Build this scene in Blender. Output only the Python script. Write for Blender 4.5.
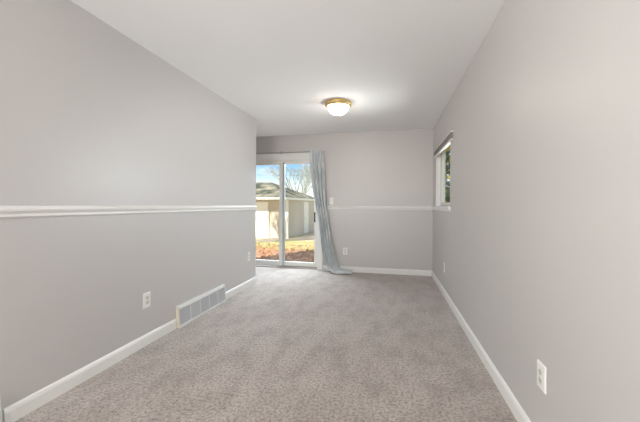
import bpy, bmesh, math, random
from mathutils import Vector, Matrix, noise
random.seed(7)
S = bpy.context.scene
for o in list(bpy.data.objects):
    bpy.data.objects.remove(o, do_unlink=True)
COL = S.collection
PI = math.pi

# ------------------------------------------------------------------ camera
F_PX = 310.895
cam_d = bpy.data.cameras.new('camera')
cam = bpy.data.objects.new('camera', cam_d)
COL.objects.link(cam)
cam_d.sensor_fit = 'HORIZONTAL'
cam_d.sensor_width = 36.0
cam_d.lens = F_PX / 640 * 36
cam_d.shift_y = -4.887 / 640
cam_d.clip_start = 0.02
cam_d.clip_end = 400
_r = Vector((0.97558, 0.21957, 0.00536))
_u = Vector((-0.00597, 0.00212, 0.99998))
_f = Vector((-0.21955, 0.97560, -0.00338))
cam.matrix_world = Matrix(((_r.x, _u.x, -_f.x, 0), (_r.y, _u.y, -_f.y, 0), (_r.z, _u.z, -_f.z, 1.16577), (0, 0, 0, 1)))
S.camera = cam

# ------------------------------------------------------------------ view, sky, sun, daylight and added fill
S.view_settings.view_transform = 'Standard'
S.view_settings.look = 'None'
S.view_settings.gamma = 1
S.view_settings.use_curve_mapping = False
S.view_settings.exposure = 0.50

world = bpy.data.worlds.new('sky')
S.world = world
world.use_nodes = True
wt = world.node_tree
wt.nodes.clear()
w_out = wt.nodes.new('ShaderNodeOutputWorld')
w_bg = wt.nodes.new('ShaderNodeBackground')
w_tc = wt.nodes.new('ShaderNodeTexCoord')
w_sep = wt.nodes.new('ShaderNodeSeparateXYZ')
w_ramp = wt.nodes.new('ShaderNodeValToRGB')
w_map = wt.nodes.new('ShaderNodeMapping')
w_noise = wt.nodes.new('ShaderNodeTexNoise')
w_cr = wt.nodes.new('ShaderNodeValToRGB')
w_mix = wt.nodes.new('ShaderNodeMixRGB')
els = w_ramp.color_ramp.elements
els[0].position = 0.0; els[0].color = (0.86, 0.84, 0.76, 1)
els[1].position = 1.0; els[1].color = (0.37, 0.41, 0.50, 1)
for pos, c in ((0.045, (0.88, 0.89, 0.84, 1)), (0.078, (0.70, 0.85, 0.94, 1)), (0.105, (0.38, 0.66, 0.95, 1)), (0.14, (0.20, 0.48, 0.90, 1)), (0.2, (0.27, 0.42, 0.70, 1)), (0.3, (0.34, 0.40, 0.53, 1))):
    e = els.new(pos); e.color = c
w_map.inputs['Scale'].default_value = (5, 5, 26)
w_noise.inputs['Scale'].default_value = 1.6
w_noise.inputs['Detail'].default_value = 5
w_cr.color_ramp.elements[0].position = 0.47
w_cr.color_ramp.elements[1].position = 0.72
w_mix.inputs[2].default_value = (0.90, 0.94, 0.97, 1)
wt.links.new(w_tc.outputs['Generated'], w_sep.inputs[0])
wt.links.new(w_sep.outputs['Z'], w_ramp.inputs[0])
wt.links.new(w_tc.outputs['Generated'], w_map.inputs[0])
wt.links.new(w_map.outputs[0], w_noise.inputs[0])
wt.links.new(w_noise.outputs[0], w_cr.inputs[0])
wt.links.new(w_cr.outputs[0], w_mix.inputs[0])
wt.links.new(w_ramp.outputs[0], w_mix.inputs[1])
wt.links.new(w_mix.outputs[0], w_bg.inputs[0])
wt.links.new(w_bg.outputs[0], w_out.inputs[0])
w_bg.inputs['Strength'].default_value = 1.0

def light(name, kind, loc, aim, energy, color, size=None, size_y=None):
    d = bpy.data.lights.new(name, kind)
    d.energy = energy
    d.color = color
    if kind == 'AREA':
        d.shape = 'RECTANGLE'
        d.size = size
        d.size_y = size_y
    o = bpy.data.objects.new(name, d)
    COL.objects.link(o)
    o.location = loc
    o.rotation_euler = Vector(aim).to_track_quat('-Z', 'Y').to_euler()
    return o

SUN_E = math.radians(35)
SUN = Vector((0.500 * math.cos(SUN_E), 0.866 * math.cos(SUN_E), -math.sin(SUN_E)))
sun = light('sun', 'SUN', (-6, -8, 12), SUN, 6.8, (1.0, 0.90, 0.76))
sun.data.angle = math.radians(0.6)
# added fill lamps outside three invented windows, all out of view
light('rear_fill', 'AREA', (-1.2, -2.85, 1.5), (0.12, 1, 1.25), 118, (1.0, 0.97, 0.93), 1.25, 1.15)
light('side_fill', 'AREA', (-2.35, -1.2, 1.5), (0.9, 0.45, 0.8), 112, (1.0, 0.985, 0.96), 1.6, 1.15)
light('alcove_fill', 'AREA', (-4.95, 4.45, 1.45), (1, 0, 0.05), 9, (0.90, 0.95, 1.0), 1.5, 1.2)

light('door_daylight', 'AREA', (-1.95, 6.05, 2.45), (0.25, -1, -0.5), 265, (0.80, 0.90, 1.0), 1.6, 0.8)  # added panel above the view, strengthens the door's daylight
light('small_window_daylight', 'AREA', (0.98, 4.35, 1.62), (-1, -0.6, 0.05), 15, (0.92, 0.96, 1.0), 0.85, 0.8).data.spread = math.radians(95)  # added panel outside the small window, lifts its daylight mid-room

# ------------------------------------------------------------------ helpers
def tag(o, label=None, cat=None, group=None, kind=None):
    if label: o['label'] = label
    if cat: o['category'] = cat
    if group: o['group'] = group
    if kind: o['kind'] = kind
    return o

def obj(name, bm, mat, parent=None, smooth=False, bevel=0.0, solid=0.0):
    me = bpy.data.meshes.new(name)
    bmesh.ops.recalc_face_normals(bm, faces=bm.faces)
    bm.to_mesh(me)
    bm.free()
    for m in (mat if isinstance(mat, (list, tuple)) else [mat]):
        me.materials.append(m)
    if smooth:
        for p in me.polygons: p.use_smooth = True
    o = bpy.data.objects.new(name, me)
    COL.objects.link(o)
    if parent: o.parent = parent
    if solid:
        md = o.modifiers.new('solid', 'SOLIDIFY'); md.thickness = solid; md.offset = 0
    if bevel:
        md = o.modifiers.new('bevel', 'BEVEL'); md.width = bevel; md.segments = 2
        md.limit_method = 'ANGLE'; md.angle_limit = math.radians(40)
    return o

def thing(name, label, cat, loc=(0, 0, 0), rz=0, group=None, kind=None):
    o = bpy.data.objects.new(name, None)
    o.empty_display_size = 0.1
    COL.objects.link(o)
    o.location = loc
    o.rotation_euler = (0, 0, rz)
    return tag(o, label, cat, group, kind)

def copy_tree(o, parent=None):
    c = o.copy()
    COL.objects.link(c)
    if parent: c.parent = parent
    for ch in [x for x in bpy.data.objects if x.parent == o]:
        copy_tree(ch, c)
    return c

def B(): return bmesh.new()

def box(bm, x0, x1, y0, y1, z0, z1):
    vs = [bm.verts.new(p) for p in ((x0, y0, z0), (x1, y0, z0), (x1, y1, z0), (x0, y1, z0), (x0, y0, z1), (x1, y0, z1), (x1, y1, z1), (x0, y1, z1))]
    for f in ((0, 3, 2, 1), (4, 5, 6, 7), (0, 1, 5, 4), (1, 2, 6, 5), (2, 3, 7, 6), (3, 0, 4, 7)):
        bm.faces.new([vs[i] for i in f])
    return bm

def boxes(*bs):
    bm = B()
    for b in bs: box(bm, *b)
    return bm

def prism(bm, prof, a, b, mp):
    """closed profile [(d,z)] swept from a to b; mp(d, s, z) -> point"""
    r0 = [bm.verts.new(mp(d, a, z)) for d, z in prof]
    r1 = [bm.verts.new(mp(d, b, z)) for d, z in prof]
    n = len(prof)
    for i in range(n):
        bm.faces.new((r0[i], r0[(i + 1) % n], r1[(i + 1) % n], r1[i]))
    bm.faces.new(r0[::-1]); bm.faces.new(r1)
    return bm

def lathe(bm, prof, c, n=40):
    rings = []
    for r, z in prof:
        if r < 1e-6: rings.append([bm.verts.new((c[0], c[1], c[2] + z))])
        else: rings.append([bm.verts.new((c[0] + r * math.cos(2 * PI * i / n), c[1] + r * math.sin(2 * PI * i / n), c[2] + z)) for i in range(n)])
    for A, C in zip(rings, rings[1:]):
        for i in range(n):
            j = (i + 1) % n
            if len(A) == 1 and len(C) == 1: continue
            if len(A) == 1: bm.faces.new((A[0], C[i], C[j]))
            elif len(C) == 1: bm.faces.new((A[i], A[j], C[0]))
            else: bm.faces.new((A[i], A[j], C[j], C[i]))
    return bm

def tube(bm, p0, p1, r0, r1, n=6, cap=True):
    p0, p1 = Vector(p0), Vector(p1)
    d = (p1 - p0).normalized()
    a = d.orthogonal().normalized(); b = d.cross(a)
    R0 = [bm.verts.new(p0 + (a * math.cos(2 * PI * i / n) + b * math.sin(2 * PI * i / n)) * r0) for i in range(n)]
    R1 = [bm.verts.new(p1 + (a * math.cos(2 * PI * i / n) + b * math.sin(2 * PI * i / n)) * r1) for i in range(n)]
    for i in range(n):
        bm.faces.new((R0[i], R0[(i + 1) % n], R1[(i + 1) % n], R1[i]))
    if cap:
        bm.faces.new(R0[::-1]); bm.faces.new(R1)

# ------------------------------------------------------------------ materials
def mat(name, col, rough=0.6, metal=0.0, spec=0.5, noise_amt=0.0, noise_scale=5.0, col2=None, bump=0.0, bump_scale=200.0, detail=4):
    m = bpy.data.materials.new(name)
    m.use_nodes = True
    nt = m.node_tree
    b = nt.nodes['Principled BSDF']
    b.inputs['Base Color'].default_value = (*col, 1)
    b.inputs['Roughness'].default_value = rough
    b.inputs['Metallic'].default_value = metal
    b.inputs['Specular IOR Level'].default_value = spec
    tc = nt.nodes.new('ShaderNodeTexCoord')
    if col2 or noise_amt:
        n = nt.nodes.new('ShaderNodeTexNoise')
        n.inputs['Scale'].default_value = noise_scale
        n.inputs['Detail'].default_value = detail
        nt.links.new(tc.outputs['Object'], n.inputs['Vector'])
        rp = nt.nodes.new('ShaderNodeValToRGB')
        c2 = col2 or tuple(c * (1 - noise_amt) for c in col)
        rp.color_ramp.elements[0].position = 0.38; rp.color_ramp.elements[0].color = (*c2, 1)
        rp.color_ramp.elements[1].position = 0.62; rp.color_ramp.elements[1].color = (*col, 1)
        nt.links.new(n.outputs[0], rp.inputs[0])
        nt.links.new(rp.outputs[0], b.inputs['Base Color'])
    if bump:
        n2 = nt.nodes.new('ShaderNodeTexNoise')
        n2.inputs['Scale'].default_value = bump_scale
        n2.inputs['Detail'].default_value = 3
        nt.links.new(tc.outputs['Object'], n2.inputs['Vector'])
        bp = nt.nodes.new('ShaderNodeBump')
        bp.inputs['Strength'].default_value = bump
        bp.inputs['Distance'].default_value = 0.01
        nt.links.new(n2.outputs[0], bp.inputs['Height'])
        nt.links.new(bp.outputs[0], b.inputs['Normal'])
    return m

M = {}
M['wall'] = mat('greige_wall_paint', (0.540, 0.517, 0.511), 0.42, spec=0.9, bump=0.04, bump_scale=90)
M['ceiling'] = mat('ceiling_paint', (0.935, 0.94, 0.945), 0.85, spec=0.2, bump=0.05, bump_scale=120)
M['trim'] = mat('white_trim_paint', (0.80, 0.79, 0.77), 0.35, spec=0.4, noise_amt=0.02)
M['vinyl'] = mat('white_vinyl', (0.78, 0.77, 0.73), 0.35, noise_amt=0.03)
M['alu'] = mat('grey_aluminium_edge', (0.50, 0.56, 0.60), 0.35, metal=0.5, noise_amt=0.05)
M['track'] = mat('sill_track_metal', (0.52, 0.47, 0.46), 0.45, metal=0.3, noise_amt=0.1)
M['black'] = mat('black_plastic', (0.015, 0.015, 0.017), 0.4, noise_amt=0.1)
M['plate'] = mat('white_plastic_plate', (0.82, 0.81, 0.78), 0.3, noise_amt=0.02)
M['socket'] = mat('socket_face_plastic', (0.66, 0.65, 0.62), 0.35, noise_amt=0.03)
M['slot'] = mat('dark_slot', (0.05, 0.045, 0.04), 0.7, noise_amt=0.1)
M['register'] = mat('register_enamel', (0.74, 0.74, 0.73), 0.35, noise_amt=0.03)
M['vane'] = mat('register_vane_enamel', (0.60, 0.61, 0.63), 0.4, noise_amt=0.05)
M['endcap'] = mat('register_cream_endcap', (0.72, 0.65, 0.54), 0.45, noise_amt=0.05)
M['dark'] = mat('register_dark_inside', (0.20, 0.20, 0.21), 0.7, noise_amt=0.1)
M['brass'] = mat('brushed_brass', (0.62, 0.44, 0.20), 0.35, metal=0.75, noise_amt=0.08, noise_scale=30)
M['rod'] = mat('dull_nickel_rod', (0.36, 0.33, 0.32), 0.45, metal=0.5, noise_amt=0.05)
M['slat'] = mat('taupe_blind_slat', (0.40, 0.35, 0.33), 0.5, noise_amt=0.05)
M['siding'] = mat('tan_lap_siding', (0.57, 0.51, 0.43), 0.6, noise_amt=0.06, noise_scale=2)
M['garage_white'] = mat('garage_white_paint', (0.84, 0.83, 0.80), 0.5, noise_amt=0.03)
M['shingle'] = mat('patchy_shingles', (0.34, 0.325, 0.26), 0.95, spec=0.03, col2=(0.07, 0.085, 0.075), noise_scale=1.3, detail=5, bump=0.4, bump_scale=12)  # olive-grey shingles, noise mixes in much darker patches
M['concrete'] = mat('pale_concrete', (0.57, 0.49, 0.38), 0.85, noise_amt=0.12, noise_scale=3, bump=0.2, bump_scale=30)
M['bark'] = mat('pale_bark', (0.44, 0.465, 0.46), 0.9, col2=(0.26, 0.29, 0.29), noise_scale=6)
M['leaf'] = mat('evergreen_leaf', (0.10, 0.17, 0.07), 0.5, col2=(0.05, 0.10, 0.05), noise_scale=2.5)
M['leafy'] = mat('yellow_leaf', (0.75, 0.62, 0.16), 0.5, noise_amt=0.3, noise_scale=3)
M['litter'] = mat('fallen_leaf', (0.58, 0.31, 0.17), 0.8, spec=0.05, col2=(0.40, 0.20, 0.12), noise_scale=1.3)
M['exterior'] = mat('house_exterior', (0.55, 0.52, 0.46), 0.8, noise_amt=0.05)
M['wire'] = mat('cable_sheath', (0.10, 0.10, 0.11), 0.6, noise_amt=0.1)

def m_emit():
    m = mat('lit_frosted_glass', (0.95, 0.90, 0.80), 0.35)
    b = m.node_tree.nodes['Principled BSDF']
    b.inputs['Emission Color'].default_value = (1.0, 0.90, 0.78, 1)
    b.inputs['Emission Strength'].default_value = 17.0
    return m
M['lampglass'] = m_emit()

def m_glass():
    m = bpy.data.materials.new('clear_window_glass')
    m.use_nodes = True
    nt = m.node_tree
    nt.nodes.clear()
    out = nt.nodes.new('ShaderNodeOutputMaterial')
    tr = nt.nodes.new('ShaderNodeBsdfTransparent')
    tr.inputs[0].default_value = (0.96, 0.98, 0.97, 1)
    gl = nt.nodes.new('ShaderNodeBsdfGlossy')
    gl.inputs['Roughness'].default_value = 0.02
    mx = nt.nodes.new('ShaderNodeMixShader')
    mx.inputs[0].default_value = 0.05
    nt.links.new(tr.outputs[0], mx.inputs[1]); nt.links.new(gl.outputs[0], mx.inputs[2])
    nt.links.new(mx.outputs[0], out.inputs[0])
    return m
M['glass'] = m_glass()

def m_carpet():
    m = bpy.data.materials.new('beige_cut_pile_carpet')
    m.use_nodes = True
    nt = m.node_tree
    b = nt.nodes['Principled BSDF']
    b.inputs['Roughness'].default_value = 0.95
    b.inputs['Specular IOR Level'].default_value = 0.1
    b.inputs['Sheen Weight'].default_value = 0.45
    b.inputs['Sheen Roughness'].default_value = 0.5
    tc = nt.nodes.new('ShaderNodeTexCoord')
    def nz(scale, det, vec=None):
        n = nt.nodes.new('ShaderNodeTexNoise')
        n.inputs['Scale'].default_value = scale
        n.inputs['Detail'].default_value = det
        nt.links.new(vec or tc.outputs['Object'], n.inputs['Vector'])
        return n
    def ramp(n, p0, c0, p1, c1):
        r = nt.nodes.new('ShaderNodeValToRGB')
        r.color_ramp.elements[0].position = p0; r.color_ramp.elements[0].color = (*c0, 1)
        r.color_ramp.elements[1].position = p1; r.color_ramp.elements[1].color = (*c1, 1)
        nt.links.new(n.outputs[0], r.inputs[0])
        return r
    def mul(a, c):
        x = nt.nodes.new('ShaderNodeMixRGB'); x.blend_type = 'MULTIPLY'; x.inputs[0].default_value = 1
        nt.links.new(a.outputs[0], x.inputs[1]); nt.links.new(c.outputs[0], x.inputs[2])
        return x
    mp = nt.nodes.new('ShaderNodeMapping')
    mp.inputs['Rotation'].default_value = (0, 0, 0.5)
    mp.inputs['Scale'].default_value = (1.0, 0.45, 1)
    nt.links.new(tc.outputs['Object'], mp.inputs[0])
    pile = ramp(nz(120, 2), 0.30, (0.385, 0.332, 0.303), 0.70, (0.545, 0.483, 0.448))
    tuft = ramp(nz(55, 6), 0.36, (0.58, 0.55, 0.53), 0.57, (1, 1, 1))
    lay = ramp(nz(7.5, 6, mp.outputs[0]), 0.34, (0.79, 0.77, 0.755), 0.58, (1, 1, 1))
    wear = ramp(nz(1.3, 3), 0.35, (0.90, 0.88, 0.87), 0.65, (1, 1, 1))
    c = mul(mul(mul(pile, tuft), lay), wear)
    nt.links.new(c.outputs[0], b.inputs['Base Color'])
    bp = nt.nodes.new('ShaderNodeBump'); bp.inputs['Strength'].default_value = 0.7; bp.inputs['Distance'].default_value = 0.012
    nt.links.new(nz(70, 3).outputs[0], bp.inputs['Height'])
    bp2 = nt.nodes.new('ShaderNodeBump'); bp2.inputs['Strength'].default_value = 0.35; bp2.inputs['Distance'].default_value = 0.03
    nt.links.new(nz(9, 3).outputs[0], bp2.inputs['Height'])
    nt.links.new(bp.outputs[0], bp2.inputs['Normal'])
    nt.links.new(bp2.outputs[0], b.inputs['Normal'])
    return m
M['carpet'] = m_carpet()

def m_curtain():
    m = bpy.data.materials.new('blue_grey_mottled_curtain')
    m.use_nodes = True
    nt = m.node_tree
    b = nt.nodes['Principled BSDF']
    b.inputs['Roughness'].default_value = 0.75
    b.inputs['Specular IOR Level'].default_value = 0.25
    b.inputs['Sheen Weight'].default_value = 0.2
    tc = nt.nodes.new('ShaderNodeTexCoord')
    mp = nt.nodes.new('ShaderNodeMapping'); mp.inputs['Scale'].default_value = (1, 1, 0.5)
    nt.links.new(tc.outputs['Object'], mp.inputs[0])
    n = nt.nodes.new('ShaderNodeTexNoise'); n.inputs['Scale'].default_value = 9; n.inputs['Detail'].default_value = 3
    nt.links.new(mp.outputs[0], n.inputs['Vector'])
    r = nt.nodes.new('ShaderNodeValToRGB')
    r.color_ramp.elements[0].position = 0.40; r.color_ramp.elements[0].color = (0.52, 0.57, 0.605, 1)
    r.color_ramp.elements[1].position = 0.62; r.color_ramp.elements[1].color = (0.70, 0.72, 0.73, 1)
    nt.links.new(n.outputs[0], r.inputs[0])
    nt.links.new(r.outputs[0], b.inputs['Base Color'])
    return m
M['curtain'] = m_curtain()

def m_ground():
    m = bpy.data.materials.new('lawn_and_leaf_litter')
    m.use_nodes = True
    nt = m.node_tree
    b = nt.nodes['Principled BSDF']
    b.inputs['Roughness'].default_value = 0.95
    b.inputs['Specular IOR Level'].default_value = 0.1
    tc = nt.nodes.new('ShaderNodeTexCoord')
    sp = nt.nodes.new('ShaderNodeSeparateXYZ')
    nt.links.new(tc.outputs['Object'], sp.inputs[0])
    def nz(scale, det):
        n = nt.nodes.new('ShaderNodeTexNoise'); n.inputs['Scale'].default_value = scale; n.inputs['Detail'].default_value = det
        nt.links.new(tc.outputs['Object'], n.inputs['Vector'])
        return n
    def ramp(n, p0, c0, p1, c1):
        r = nt.nodes.new('ShaderNodeValToRGB')
        r.color_ramp.elements[0].position = p0; r.color_ramp.elements[0].color = (*c0, 1)
        r.color_ramp.elements[1].position = p1; r.color_ramp.elements[1].color = (*c1, 1)
        nt.links.new(n.outputs[0], r.inputs[0])
        return r
    grass = ramp(nz(3.0, 5), 0.35, (0.42, 0.39, 0.15), 0.65, (0.57, 0.53, 0.30))
    dirt = ramp(nz(4.0, 6), 0.38, (0.42, 0.25, 0.165), 0.62, (0.60, 0.40, 0.28))
    big = nz(0.7, 4)
    ad = nt.nodes.new('ShaderNodeMath'); ad.operation = 'MULTIPLY_ADD'
    ad.inputs[1].default_value = 2.0
    nt.links.new(big.outputs[0], ad.inputs[0]); nt.links.new(sp.outputs['Y'], ad.inputs[2])
    mr = nt.nodes.new('ShaderNodeMapRange')
    mr.inputs['From Min'].default_value = 12.9; mr.inputs['From Max'].default_value = 13.9
    nt.links.new(ad.outputs[0], mr.inputs[0])
    mx = nt.nodes.new('ShaderNodeMixRGB')
    nt.links.new(mr.outputs[0], mx.inputs[0])
    nt.links.new(dirt.outputs[0], mx.inputs[1]); nt.links.new(grass.outputs[0], mx.inputs[2])
    nt.links.new(mx.outputs[0], b.inputs['Base Color'])
    bp = nt.nodes.new('ShaderNodeBump'); bp.inputs['Strength'].default_value = 0.8; bp.inputs['Distance'].default_value = 0.05
    nt.links.new(nz(18, 4).outputs[0], bp.inputs['Height']); nt.links.new(bp.outputs[0], b.inputs['Normal'])
    return m
M['ground'] = m_ground()

# ------------------------------------------------------------------ room shell
XL, XR, YB, YE, H = -1.962, 0.693, 5.425, 4.337, 2.44
YF, XF = -2.6, -4.6
T = 0.16
def struct(name, bm, m, label, cat, **k):
    o = obj(name, bm, m, **k)
    return tag(o, label, cat, None, 'structure')

struct('floor', boxes((XF - T, XR + T, YF - T, YB + 0.02, -0.10, 0.0)), M['carpet'], 'worn beige cut-pile carpet covering the whole room', 'floor')
struct('ceiling', boxes((XF - T, XR + T, YF - T, YB + T, H, H + 0.12)), M['ceiling'], 'plain matt white ceiling', 'ceiling')
# left partition, ends short of the back wall; added window opening behind the camera
struct('wall_left', boxes((XL - 0.12, XL, -0.45, YE, 0, H), (XL - 0.12, XL, YF, -1.95, 0, H), (XL - 0.12, XL, -1.95, -0.45, 0, 0.9), (XL - 0.12, XL, -1.95, -0.45, 2.05, H)),
       M['wall'], 'greige partition wall on the left, stopping short of the sliding door', 'wall')
DX0, DX1, DZ = -2.75, -1.243, 1.995          # sliding door opening
struct('wall_back', boxes((XF, DX0, YB, YB + T, 0, H), (DX1, XR, YB, YB + T, 0, H), (DX0, DX1, YB, YB + T, DZ, H)),
       M['wall'], 'greige end wall holding the sliding glass door', 'wall')
WY0, WY1, WZ0, WZ1 = 3.93, 5.11, 1.152, 2.035  # small window, right wall
TR = 0.105
struct('wall_right', boxes((XR, XR + TR, YF, WY0, 0, H), (XR, XR + TR, WY1, YB + T, 0, H), (XR, XR + TR, WY0, WY1, 0, WZ0), (XR, XR + TR, WY0, WY1, WZ1, H)),
       M['wall'], 'long plain greige wall on the right', 'wall')
struct('wall_rear', boxes((XL, -1.85, YF - T, YF, 0, H), (-0.55, XR, YF - T, YF, 0, H), (-1.85, -0.55, YF - T, YF, 0, 0.9), (-1.85, -0.55, YF - T, YF, 2.05, H)),
       M['wall'], 'greige wall behind the camera with an added wide window', 'wall')
struct('wall_alcove', boxes((XF - T, XF, 1.0, 3.65, 0, H), (XF - T, XF, 5.2, YB + T, 0, H), (XF - T, XF, 3.65, 5.2, 0, 0.85), (XF - T, XF, 3.65, 5.2, 2.05, H)),
       M['wall'], 'greige wall of the space round the corner, with an added window', 'wall')
struct('wall_front', boxes((XF - T, XL - 0.12, 0.86, 1.0, 0, H)), M['wall'], 'greige wall closing the space behind the partition', 'wall')

# baseboards
BP = [(0, 0), (0.014, 0), (0.014, 0.066), (0.011, 0.078), (0.006, 0.088), (0, 0.092)]
def sweep_board(name, prof, runs, label, cat='baseboard', z=0.0, m='trim'):
    bm = B()
    for kind, wall, a, b in runs:
        if kind == 'L': mp = lambda d, s, zz: (wall + d, s, z + zz)
        elif kind == 'R': mp = lambda d, s, zz: (wall - d, s, z + zz)
        else: mp = lambda d, s, zz: (s, wall - d, z + zz)
        prism(bm, prof, a, b, mp)
    return struct(name, bm, M[m], label, cat)
sweep_board('baseboard_left', BP, [('L', XL, 1.215, 2.551), ('L', XL, 3.407, YE), ('L', XL, YF, 0.325)], 'white baseboard along the left wall, broken by the floor registers')
sweep_board('baseboard_back', BP, [('B', YB, -1.165, XR)], 'white baseboard along the end wall right of the curtain')
sweep_board('baseboard_right', BP, [('R', XR, YF, YB - 0.014)], 'white baseboard along the whole right wall')
sweep_board('baseboard_alcove', BP, [('L', XF, 1.0, YB), ('B', YB, XF, DX0 - 0.08)], 'white baseboard in the space round the corner')

# chair rails
CP = [(0, 0), (0.007, 0.001), (0.014, 0.009), (0.012, 0.022), (0.016, 0.031), (0.022, 0.037), (0.023, 0.048), (0.013, 0.054), (0.009, 0.064), (0, 0.067)]
sweep_board('trim_1', CP, [('L', XL, YF, YE)], 'white moulded chair rail along the left wall', 'chair rail', z=1.087)
sweep_board('trim_2', CP, [('B', YB, -1.165, XR)], 'white moulded chair rail on the end wall between curtain and corner', 'chair rail', z=1.087)
sweep_board('trim_3', [(0, 0), (0.010, 0.002), (0.016, 0.012), (0.016, 0.034), (0.028, 0.040), (0.028, 0.058), (0, 0.058)], [('R', XR, WY0 - 0.03, YB - 0.024)], 'white window stool and apron under the small right window', 'window sill', z=1.097)
# door casing
bm = B()
box(bm, DX1 - 0.01, DX1 + 0.075, YB - 0.018, YB, 0, 2.107)
box(bm, DX0 - 0.075, DX0 + 0.01, YB - 0.018, YB, 0, 2.107)
box(bm, DX0 + 0.01, DX1 - 0.01, YB - 0.018, YB, DZ - 0.005, 2.107)
struct('trim_4', bm, M['trim'], 'flat white casing round the sliding glass door', 'door casing', bevel=0.004)

# ------------------------------------------------------------------ sliding door
door = thing('door_1', 'white framed sliding glass patio door in the end wall', 'sliding door', (0, 0, 0), kind='structure')
obj('frame', boxes((DX0 - 0.002, DX0 + 0.04, YB + 0.02, YB + T, 0.0, DZ), (DX1 - 0.035, DX1 + 0.002, YB + 0.02, YB + T, 0.0, DZ), (DX0 + 0.04, DX1 - 0.035, YB + 0.02, YB + T, 1.955, DZ + 0.002)), M['vinyl'], door, bevel=0.003)
bm = boxes((DX0 + 0.04, DX1 - 0.035, YB + 0.02, YB + T, -0.02, 0.025), (DX0 + 0.04, DX1 - 0.035, YB + 0.062, YB + 0.068, 0.025, 0.042), (DX0 + 0.04, DX1 - 0.035, YB + 0.115, YB + 0.121, 0.025, 0.042))
obj('sill_track', bm, M['track'], door)
def panel(x0, x1, y, w, z0, z1, zr, wl=None):
    wl = wl or w
    p = obj('sliding_panel', boxes((x0, x0 + wl, y, y + 0.038, z0, z1), (x1 - w, x1, y, y + 0.038, z0, z1), (x0 + wl, x1 - w, y, y + 0.038, z0, zr), (x0 + wl, x1 - w, y, y + 0.038, z1 - 0.045, z1)), M['vinyl'], door, bevel=0.003)
    obj('glass', boxes((x0 + wl - 0.004, x1 - w + 0.004, y + 0.016, y + 0.022, zr - 0.004, z1 - 0.041)), M['glass'], p)
    return p
pr = panel(-2.008, DX1 - 0.037, YB + 0.046, 0.056, 0.044, 1.962, 0.118, 0.066)
pl = panel(DX0 + 0.042, -1.925, YB + 0.098, 0.056, 0.036, 1.962, 0.117)
pl.name = 'fixed_panel'
# grey interlock edge showing on the meeting stile
obj('interlock', boxes((-1.9415, -1.905, YB + 0.040, YB + 0.062, 0.046, 1.96), (-1.9415, -1.905, YB + 0.0685, YB + 0.086, 0.046, 1.96)), M['alu'], pr)
bm = boxes((-1.330, -1.312, YB + 0.016, YB + 0.046, 0.86, 0.885), (-1.330, -1.312, YB + 0.016, YB + 0.046, 1.005, 1.03), (-1.332, -1.310, YB + 0.006, YB + 0.020, 0.855, 1.035))
obj('handle', bm, M['black'], pr, bevel=0.003)

# ------------------------------------------------------------------ windows
win = thing('window_1', 'small white sliding window set high in the right wall', 'window', (0, 0, 0), kind='structure')
J = XR + 0.0
def ring(xa, xb, ya, yb, za, zb, wy, wz):
    return boxes((xa, xb, ya, ya + wy, za, zb), (xa, xb, yb - wy, yb, za, zb), (xa, xb, ya + wy, yb - wy, za, za + wz), (xa, xb, ya + wy, yb - wy, zb - wz, zb))
obj('jamb', ring(J + 0.002, J + 0.066, WY0 - 0.002, WY1 + 0.002, WZ0 - 0.002, WZ1 + 0.002, 0.012, 0.012), M['trim'], win)
x0 = J + 0.066
obj('frame', ring(x0, J + 0.100, WY0 - 0.002, WY1 + 0.002, WZ0 - 0.002, WZ1 + 0.002, 0.018, 0.03), M['alu'], win)
ym = (WY0 + WY1) / 2
for a, b, xx in ((WY0 + 0.016, WY1 - 0.22, x0 + 0.003), (WY1 - 0.26, WY1 - 0.016, x0 + 0.018)):
    s = obj('sash', ring(xx, xx + 0.013, a, b, WZ0 + 0.028, WZ1 - 0.028, 0.02, 0.03), M['vinyl'], win)
    obj('glass', boxes((xx + 0.004, xx + 0.008, a + 0.018, b - 0.018, WZ0 + 0.056, WZ1 - 0.056)), M['glass'], s)

def plain_window(name, label, axis, c, a0, a1, z0, z1):  # builds the unseen windows added to let the fill lamps in
    w = thing(name, label, 'window', kind='structure')
    def bx(u0, u1, v0, v1, za, zb):
        return (u0, u1, v0, v1, za, zb) if axis == 'y' else (v0, v1, u0, u1, za, zb)
    obj('frame', boxes(bx(a0, a0 + .05, c - .03, c + .03, z0, z1), bx(a1 - .05, a1, c - .03, c + .03, z0, z1), bx(a0 + .05, a1 - .05, c - .03, c + .03, z0, z0 + .05), bx(a0 + .05, a1 - .05, c - .03, c + .03, z1 - .05, z1), bx((a0 + a1) / 2 - .025, (a0 + a1) / 2 + .025, c - .03, c + .03, z0 + .05, z1 - .05)), M['vinyl'], w)
    obj('glass', boxes(bx(a0 + .045, a1 - .045, c - .003, c + .003, z0 + .045, z1 - .045)), M['glass'], w)
plain_window('fill_window_2', 'added wide window in the wall behind the camera, for fill light', 'y', YF - T / 2, -1.85, -0.55, 0.9, 2.05)
plain_window('fill_window_3', 'added window in the left wall behind the camera, for fill light', 'x', XL - 0.06, -1.95, -0.45, 0.9, 2.05)
plain_window('fill_window_4', 'added window of the space round the corner, for fill light', 'x', XF - T / 2, 3.65, 5.2, 0.85, 2.05)

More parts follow.
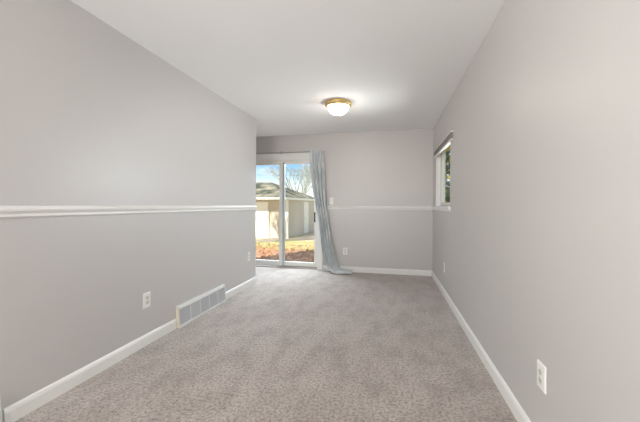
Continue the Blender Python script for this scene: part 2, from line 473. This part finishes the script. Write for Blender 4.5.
# raised mini blind in the right window
BY0, BY1 = 3.76, 5.155
bl = thing('window_blind', 'raised taupe mini blind bunched above the small right window', 'blind', (XR, (BY0 + BY1) / 2, 2.034))
L = (BY1 - BY0) / 2
obj('top_strip', boxes((-0.024, -0.0003, -L, L, -0.012, 0.0)), M['slat'], bl)  # plain taupe strip along the top edge of the blind
obj('headrail', boxes((-0.027, -0.0003, -L, L, -0.030, -0.012)), M['trim'], bl)
bm = B()
for k in range(13):
    z = -0.0315 - k * 0.0056
    box(bm, -0.026 + 0.002 * (k % 3), -0.0005, -L + 0.01, L - 0.01, z - 0.0030, z)
obj('slat_stack', bm, M['slat'], bl)
obj('bottom_rail', boxes((-0.025, -0.0005, -L + 0.01, L - 0.01, -0.124, -0.1025)), M['trim'], bl, bevel=0.003)
for s in (-L * 0.6, L * 0.6):
    obj('ladder_tape', boxes((-0.0285, -0.0265, s - 0.005, s + 0.005, -0.124, -0.02)), M['slat'], bl)

# ------------------------------------------------------------------ curtain and rod
rod = thing('curtain_rod', 'thin dull metal curtain rod above the sliding glass door', 'curtain rod', (-1.95, 5.372, 2.118))
bm = B(); tube(bm, (-0.86, 0, 0), (0.80, 0, 0), 0.0065, 0.0065, 12); obj('rod', bm, M['rod'], rod, smooth=False)
for xx in (-0.80, 0.0, 0.745):
    obj('bracket', boxes((xx - 0.012, xx + 0.012, 0.043, 0.0535, -0.02, 0.03), (xx - 0.006, xx + 0.006, 0.0, 0.045, -0.014, -0.0055), (xx - 0.006, xx + 0.006, -0.010, -0.0065, -0.014, 0.004)), M['rod'], rod)
for sx in (-1, 1):
    bm = B(); lathe(bm, [(0, -0.012), (0.008, -0.010), (0.011, 0), (0.008, 0.010), (0, 0.013)], (0, 0, 0), 12)
    f = obj('finial', bm, M['rod'], rod, smooth=True)
    f.rotation_euler = (0, PI / 2, 0); f.location = (0.808 if sx > 0 else -0.868, 0, 0)

def lerp(a, b, t): return a + (b - a) * t
# rows: (left edge xyz, right edge xyz, fold amplitude vector, folds phase)
rows = [
 ((-1.405, 5.334, 2.132), (-1.150, 5.334, 2.126), (0, 0.022, 0)),
 ((-1.400, 5.334, 2.118), (-1.148, 5.334, 2.114), (0, 0.019, 0)),
 ((-1.398, 5.334, 2.09), (-1.146, 5.334, 2.085), (0, 0.022, 0)),
 ((-1.388, 5.342, 1.87), (-1.127, 5.342, 1.87), (0, 0.037, 0)),
 ((-1.352, 5.340, 1.61), (-1.116, 5.340, 1.607), (0, 0.037, 0)),
 ((-1.318, 5.337, 1.34), (-1.100, 5.337, 1.30), (0, 0.037, 0)),
 ((-1.245, 5.333, 0.99), (-1.062, 5.333, 1.00), (0, 0.037, 0)),
 ((-1.200, 5.330, 0.72), (-1.015, 5.333, 0.75), (0, 0.037, 0)),
 ((-1.172, 5.325, 0.50), (-0.970, 5.333, 0.49), (0, 0.037, 0)),
 ((-1.140, 5.310, 0.30), (-0.925, 5.333, 0.30), (0, 0.046, 0.008)),
 ((-1.085, 5.285, 0.16), (-0.890, 5.335, 0.19), (0, 0.042, 0.016)),
 ((-1.010, 5.235, 0.065), (-0.862, 5.345, 0.115), (0, 0.026, 0.024)),
 ((-0.930, 5.185, 0.022), (-0.830, 5.355, 0.074), (0, 0.008, 0.022)),
 ((-0.850, 5.165, 0.020), (-0.790, 5.355, 0.058), (0, 0.0, 0.020)),
 ((-0.760, 5.165, 0.020), (-0.730, 5.350, 0.046), (0, 0.0, 0.018)),
 ((-0.665, 5.190, 0.020), (-0.660, 5.335, 0.042), (0, 0.0, 0.016)),
 ((-0.625, 5.215, 0.020), (-0.622, 5.310, 0.038), (0, 0.0, 0.014)),
]
def cat(p0, p1, p2, p3, t):
    return 0.5 * (2 * p1 + (p2 - p0) * t + (2 * p0 - 5 * p1 + 4 * p2 - p3) * t * t + (3 * p1 - p0 - 3 * p2 + p3) * t ** 3)
bm = B()
NS, SUB = 120, 6
grid = []
R = [tuple(Vector(v) for v in r) for r in rows]
for i in range(len(R) - 1):
    for k in range(SUB + (1 if i == len(R) - 2 else 0)):
        t = k / SUB
        q = [R[max(0, i - 1)], R[i], R[i + 1], R[min(len(R) - 1, i + 2)]]
        Lp, Rp, A = (cat(q[0][j], q[1][j], q[2][j], q[3][j], t) for j in range(3))
        v = i + t
        row = []
        for s in range(NS + 1):
            u = s / NS
            uu = u + 0.012 * math.sin(v * 1.3 + u * 9)
            ph = 2 * PI * 4.3 * uu + 0.25 * math.sin(v * 0.9)
            fold = math.sin(ph) * (0.72 + 0.28 * math.sin(u * 23 + v * 0.6)) + 0.16 * math.sin(2.1 * ph + v * 0.5)
            p = Lp.lerp(Rp, u) + A * fold
            if i < 3: p.y = min(p.y, 5.356)
            p.z = max(p.z, 0.006)
            row.append(bm.verts.new(p))
        grid.append(row)
for a, b in zip(grid, grid[1:]):
    for s in range(NS):
        bm.faces.new((a[s], a[s + 1], b[s + 1], b[s]))
cur = obj('curtain', bm, M['curtain'], smooth=True, solid=0.0025)
tag(cur, 'blue-grey mottled curtain gathered at the sliding door, its hem trailing on the carpet', 'curtain')

# ------------------------------------------------------------------ ceiling lamps
def ceiling_lamp(x, y, label):
    t = thing('ceiling_lamp', label, 'ceiling light', (x, y, H), 0, 'flush ceiling lamps')
    obj('rim', lathe(B(), [(0.0, 0.002), (0.160, 0.002), (0.168, -0.005), (0.170, -0.016), (0.164, -0.028), (0.168, -0.036), (0.160, -0.046), (0.142, -0.057), (0.132, -0.055), (0.132, -0.03), (0.0, -0.03)], (0, 0, 0), 56), M['brass'], t, smooth=True)
    g = [(0.133, -0.048)]
    for k in range(1, 15):
        a = k / 14 * PI / 2
        g.append((0.133 * math.cos(a) ** 0.95 if k < 14 else 0.0, -0.048 - 0.107 * math.sin(a) ** 1.1))
    obj('glass_shade', lathe(B(), g, (0, 0, 0), 56), M['lampglass'], t, smooth=True)
    obj('finial', lathe(B(), [(0, -0.150), (0.015, -0.152), (0.018, -0.158), (0.011, -0.163), (0.013, -0.168), (0.008, -0.174), (0, -0.176)], (0, 0, 0), 20), M['brass'], t, smooth=True)
    return t
ceiling_lamp(-0.634, 3.82, 'lit frosted dome ceiling lamp with brass rim near the sliding door')

# ------------------------------------------------------------------ outlets and switch
def plate_bm(w=0.077, h=0.122, d=0.0075):
    bm = B()
    a = [(-w / 2, 0, -h / 2), (w / 2, 0, -h / 2), (w / 2, 0, h / 2), (-w / 2, 0, h / 2)]
    e = 0.004
    b = [(-w / 2 + e, d, -h / 2 + e), (w / 2 - e, d, -h / 2 + e), (w / 2 - e, d, h / 2 - e), (-w / 2 + e, d, h / 2 - e)]
    m_ = [(x, d * 0.55, z) for x, y, z in a]
    A = [bm.verts.new(p) for p in a]; C = [bm.verts.new(p) for p in m_]; D = [bm.verts.new(p) for p in b]
    for P, Q in ((A, C), (C, D)):
        for i in range(4): bm.faces.new((P[i], P[(i + 1) % 4], Q[(i + 1) % 4], Q[i]))
    bm.faces.new(D); bm.faces.new(A[::-1])
    return bm
def outlet_proto(label):
    t = thing('wall_outlet', label, 'wall outlet', group='white duplex wall outlets')
    obj('cover_plate', plate_bm(), M['plate'], t)
    for sz in (-0.0195, 0.0195):
        bm = B()
        n = 20
        pts = []
        for i in range(n):
            an = 2 * PI * i / n
            pts.append((0.0172 * math.cos(an), max(-0.0142, min(0.0142, 0.0178 * math.sin(an)))))
        lo = [bm.verts.new((x, 0.006, z + sz)) for x, z in pts]; hi = [bm.verts.new((x * 0.95, 0.0092, z * 0.95 + sz)) for x, z in pts]
        for i in range(n): bm.faces.new((lo[i], lo[(i + 1) % n], hi[(i + 1) % n], hi[i]))
        bm.faces.new(hi)
        rc = obj('receptacle', bm, M['socket'], t)
        for sx in (-0.0065, 0.0065):
            obj('slot', boxes((sx - 0.0014, sx + 0.0014, 0.0088, 0.0097, sz - 0.001, sz + 0.008)), M['slot'], rc)
        bm = B(); tube(bm, (0, 0.0088, sz - 0.007), (0, 0.0097, sz - 0.007), 0.0026, 0.0026, 10)
        obj('ground_hole', bm, M['slot'], rc)
    bm = B(); tube(bm, (0, 0.0065, 0), (0, 0.0083, 0), 0.0035, 0.003, 12); obj('screw', bm, M['socket'], t)
    return t
o0 = outlet_proto('white duplex outlet low on the left wall before the long floor register')
o0.location = (XL, 2.195, 0.372); o0.rotation_euler = (0, 0, -PI / 2)
for loc, rz, lab in (((XL, 4.095, 0.425), -PI / 2, 'white outlet at the far end of the left wall, beside the sliding door'),
                     ((-0.762, YB, 0.360), PI, 'white outlet on the end wall just right of the curtain'),
                     ((XR, 1.630, 0.377), PI / 2, 'nearest white outlet, low on the right wall by the picture corner'),
                     ((XR, 4.28, 0.367), PI / 2, 'white outlet on the right wall below the small window')):
    o = copy_tree(o0)
    o.location = loc; o.rotation_euler = (0, 0, rz); o['label'] = lab
sw = thing('light_switch', 'white light switch on the end wall above the chair rail beside the curtain', 'light switch', (-1.010, YB, 1.240), PI)
obj('cover_plate', plate_bm(), M['plate'], sw)
obj('toggle', prism(B(), [(0.006, -0.010), (0.016, 0.004), (0.016, 0.009), (0.006, 0.010)], -0.0045, 0.0045, lambda d, s, z: (s, d, z)), M['socket'], sw)
for z in (-0.03, 0.03):
    bm = B(); tube(bm, (0, 0.0065, z), (0, 0.0083, z), 0.003, 0.0026, 12); obj('screw', bm, M['socket'], sw)

# ------------------------------------------------------------------ floor registers (baseboard diffusers)
def register(y0, y1, label):
    W = y1 - y0
    t = thing('floor_register', label, 'floor register', (XL, y0, 0), 0, 'white baseboard registers')
    mp = lambda d, s, z: (d, s, z)
    D0, D1 = 0.044, 0.028       # depth at foot and at top
    sl = lambda z: D0 + (D1 - D0) * (z - 0.02) / 0.16
    obj('back_plate', boxes((0.0, 0.006, 0.004, W - 0.004, 0.004, 0.196)), M['dark'], t)
    obj('end_cap', prism(B(), [(0, 0.003), (D0, 0.003), (D0, 0.02), (D1, 0.18), (D1 - 0.004, 0.2), (0, 0.2)], 0, 0.006, mp), M['endcap'], t)['label'] = 'cream end cap'
    obj('end_cap', prism(B(), [(0, 0.003), (D0, 0.003), (D0, 0.02), (D1, 0.18), (D1 - 0.004, 0.2), (0, 0.2)], W - 0.006, W, mp), M['register'], t)
    obj('top_lip', prism(B(), [(0, 0.186), (0.024, 0.186), (sl(0.172), 0.170), (D1 + 0.005, 0.178), (D1 - 0.004, 0.203), (0, 0.204)], 0.006, W - 0.006, mp), M['register'], t)
    obj('bottom_rail', prism(B(), [(0, 0.002), (D0 + 0.003, 0.002), (D0 + 0.003, 0.022), (D0 - 0.006, 0.024), (0, 0.012)], 0.006, W - 0.006, mp), M['register'], t)
    n = 5
    def slab(a, b, th, off):
        return prism(B(), [(sl(0.02) - th + off, 0.021), (sl(0.02) + off, 0.021), (sl(0.176) + off, 0.176), (sl(0.176) - th + off, 0.176)], a, b, mp)
    for k in range(n + 1):
        c = 0.012 + (W - 0.024) * k / n
        obj('divider_bar', slab(c - 0.005, c + 0.005, 0.008, 0.001), M['register'], t)
    for k in range(n):
        a = 0.012 + (W - 0.024) * k / n + 0.005
        b = 0.012 + (W - 0.024) * (k + 1) / n - 0.005
        bm = B()
        nv = 16
        for j in range(nv):
            c = a + (b - a) * (j + 0.5) / nv
            hw = 0.0027
            prism(bm, [(sl(0.02) - 0.016, 0.021), (sl(0.02) - 0.003, 0.021), (sl(0.176) - 0.003, 0.176), (sl(0.176) - 0.016, 0.176)], c - hw, c + hw, mp)
        obj('louvre_section', bm, M['vane'], t)
    return t
r0 = register(2.553, 3.405, 'long white louvred register at the foot of the left wall beyond the outlet')
r1 = copy_tree(r0)
r1.location = (XL, 0.336, 0)
r1['label'] = 'white register at the extreme left picture edge, only its far end showing'

# ------------------------------------------------------------------ outdoors
GZ = -0.70
bm = B()
vs = [bm.verts.new(p) for p in ((-60, YB + T, GZ), (60, YB + T, GZ), (60, 110, GZ), (-60, 110, GZ))]
bm.faces.new(vs)
vs = [bm.verts.new(p) for p in ((-60, -30, GZ), (XF - T, -30, GZ), (XF - T, YB + T, GZ), (-60, YB + T, GZ))]
bm.faces.new(vs)
vs = [bm.verts.new(p) for p in ((XR + T, -30, GZ), (60, -30, GZ), (60, YB + T, GZ), (XR + T, YB + T, GZ))]
bm.faces.new(vs)
struct('ground', bm, M['ground'], 'back yard ground of yellow-green grass and brown leaf litter', 'ground')
# rest of the house: foundation and upper storey, which throw the shadow on the yard
struct('foundation', boxes((XF - T, XR + T, YB + 0.02, YB + T, GZ, -0.002), (XF - T, XF - T + 0.1, YF - T, YB + T, GZ, -0.101), (XR + T - 0.1, XR + T, YF - T, YB + T, GZ, -0.101)), M['exterior'], 'house foundation below the sliding door', 'foundation')
struct('roof', boxes((-7.2, 4.5, -5.5, YB + T, H + 0.121, 6.1)), M['exterior'], 'upper storey and roof of the house overhead', 'roof')  # unseen block, carried out behind to keep sun off the added windows
# driveway
struct('driveway', boxes((-16.0, -5.62, 14.55, 16.40, GZ - 0.1, GZ + 0.02)), M['concrete'], 'pale concrete driveway apron in front of the garage', 'driveway')
struct('path', boxes((-5.60, -2.6, 15.55, 16.25, GZ - 0.1, GZ + 0.015)), M['concrete'], 'pale concrete strip running past the garage corner', 'path')

struct('patio', boxes((-5.12, -2.2, 16.26, 23.5, GZ - 0.1, GZ + 0.012)), M['concrete'], 'pale concrete strip along the shaded side of the garage', 'path')

# garage
ga = thing('garage', 'tan lap-sided garage with white door and hipped shingle roof seen through the glass', 'garage', (-5.512, 16.445, GZ), math.radians(-3.7))
GW, GD, GH = 6.2, 5.6, 2.22
bm = boxes((-GW + .02, -.02, .02, GD - .02, 0, GH + 0.05))
def lap(bm, z, h, mpf, a, b):
    prism(bm, [(0, z), (0.022, z), (0.006, z + h), (0, z + h)], a, b, mpf)
n = 14
h = GH / n
for k in range(n):
    z = k * h
    lap(bm, z, h, lambda d, s, zz: (s, -d + 0.02, zz), -GW + .02, -0.06)
    lap(bm, z, h, lambda d, s, zz: (d - 0.02, s, zz), 0.06, GD - 0.06)
obj('wall', bm, M['siding'], ga)
obj('corner_trim', boxes((-0.13, 0.012, -0.012, 0.03, 0, GH)), M['garage_white'], ga)
gd = boxes((-3.9, -1.22, -0.022, 0.03, 0.0, 2.02))
obj('overhead_door', gd, M['garage_white'], ga)
bm = boxes((-1.22, -1.14, -0.035, 0.03, 0, 2.10), (-3.98, -3.9, -0.035, 0.03, 0, 2.10), (-3.9, -1.22, -0.035, 0.03, 2.02, 2.10))
obj('door_frame', bm, M['siding'], ga)
sd = obj('side_door', boxes((-0.03, 0.03, 2.63, 3.48, 0.05, 2.08)), M['garage_white'], ga)
bm = B(); tube(bm, (0.03, 2.72, 1.0), (0.08, 2.72, 1.0), 0.025, 0.03, 10); obj('knob', bm, M['track'], sd)
OV = 0.62
bm = B()
ez = GH - 0.02
x0_, x1_, y0_, y1_ = -GW - OV, 0.19, -0.85, GD + 0.37
ez2 = GH + 0.03
ry = (y0_ + y1_) / 2
rz_ = GH + 1.12
c = [bm.verts.new(p) for p in ((x0_, y0_, ez2), (x1_, y0_, ez2), (x1_, y1_, ez2), (x0_, y1_, ez2))]
rA, rB = bm.verts.new((-GW + 2.6, ry, rz_)), bm.verts.new((-2.25, ry, rz_))
bm.faces.new((c[0], c[1], rB, rA)); bm.faces.new((c[1], c[2], rB)); bm.faces.new((c[2], c[3], rA, rB)); bm.faces.new((c[3], c[0], rA)); bm.faces.new(c[::-1])
obj('roof', bm, M['shingle'], ga)
bm = boxes((x0_, x1_, y0_ - 0.03, y0_, ez2 - 0.10, ez2 + 0.02), (x1_, x1_ + 0.03, y0_ - 0.03, y1_, ez2 - 0.10, ez2 + 0.02))
obj('fascia', bm, M['garage_white'], ga)
obj('soffit', boxes((x0_, x1_, y0_, y1_, ez2 - 0.05, ez2 - 0.01)), M['garage_white'], ga)

# bare trees
def bare_tree(loc, hgt, seed, label, spread=0.55, depth=6, thick=0.012):
    rnd = random.Random(seed)
    t = thing('bare_tree', label, 'tree', loc, 0, 'bare trees in the yard')
    tr, br = B(), B()
    def grow(p, d, L_, r, lv):
        q = p + d * L_
        tube(tr if lv == 0 else br, p, q, r, r * 0.72, 6 if lv < 3 else 4, cap=True)
        if lv >= depth: return
        nb = 3 if lv < 2 else rnd.choice((2, 3, 3))
        for _ in range(nb):
            nd = (d + Vector((rnd.uniform(-1, 1), rnd.uniform(-1, 1), rnd.uniform(-0.35, 0.65))) * spread * (1.25 if lv < 2 else 1)).normalized()
            grow(p + d * L_ * rnd.uniform(0.72, 1.0), nd, L_ * rnd.uniform(0.62, 0.84), max(r * 0.62, thick * 0.6), lv + 1)
    grow(Vector((0, 0, -0.15)), Vector((rnd.uniform(-.05, .05), rnd.uniform(-.05, .05), 1)).normalized(), hgt * 0.27, hgt * 0.016, 0)
    obj('trunk', tr, M['bark'], t)
    obj('branches', br, M['bark'], t)
    return t
bare_tree((-8.0, 27.0, GZ), 8.4, 3, 'pale bare tree rising behind the garage roof, nearest the curtain', depth=7)
bare_tree((-10.6, 36.0, GZ), 8.6, 11, 'bare tree behind the garage, left of the other bare tree')
bare_tree((-9.4, 10.2, GZ), 8.0, 5, 'bare tree in the yard left of the door, throwing branch shadows on the garage', thick=0.02)

# evergreen shrub outside the small window
sh = thing('evergreen_shrub', 'dark green shrub with yellow leaves outside the small right window', 'shrub', (1.75, 9.3, GZ))
bm = B()
rnd = random.Random(4)
for k in range(5):
    tube(bm, (rnd.uniform(-.1, .1), rnd.uniform(-.1, .1), -0.1), (rnd.uniform(-.5, .5), rnd.uniform(-.5, .5), 2.4), 0.035, 0.012, 6)
obj('stems', bm, M['bark'], sh)
bm = B()
def leaf(bm, p, s, rnd, mi):
    d = Vector((rnd.gauss(0, 1), rnd.gauss(0, 1), rnd.gauss(0, 1))).normalized()
    a = d.orthogonal().normalized(); b = d.cross(a)
    f = bm.faces.new([bm.verts.new(p + a * s), bm.verts.new(p + b * s * 0.45 + d * s * 0.15), bm.verts.new(p - a * s), bm.verts.new(p - b * s * 0.45 + d * s * 0.15)])
    f.material_index = mi
for k in range(3800):
    z = rnd.uniform(0.15, 4.0)
    r = 1.05 * math.sqrt(max(0.05, 1 - ((z - 1.7) / 2.4) ** 2)) * math.sqrt(rnd.uniform(0.05, 1))
    an = rnd.uniform(0, 2 * PI)
    leaf(bm, Vector((r * math.cos(an), r * math.sin(an), z)), rnd.uniform(0.06, 0.12), rnd, 1 if rnd.random() < 0.22 else 0)
obj('foliage', bm, [M['leaf'], M['leafy']], sh)

# fallen leaves
bm = B()
rnd = random.Random(9)
for k in range(2800):
    x, y = rnd.uniform(-7.2, -1.0), 6.5 + 7.2 * rnd.random() ** 0.8
    if y > 12.6 and rnd.random() < 0.6: continue
    leaf(bm, Vector((x, y, GZ + 0.035 + rnd.uniform(0, 0.02))), rnd.uniform(0.03, 0.065), rnd, 0)
tag(obj('fallen_leaves', bm, M['litter']), 'orange-brown fallen leaves littering the ground outside the sliding door', 'fallen leaves', kind='stuff')

# overhead cable in the sky
bm = B()
pts = [Vector((-40 + 4 * i, 30.0 + 0.2 * i, 4.75 - 0.06 * i + 0.004 * (i - 9) ** 2)) for i in range(20)]
for a, b in zip(pts, pts[1:]): tube(bm, a, b, 0.012, 0.012, 5)
tag(obj('overhead_cable', bm, M['wire']), 'thin overhead cable crossing the sky above the garage', 'cable')
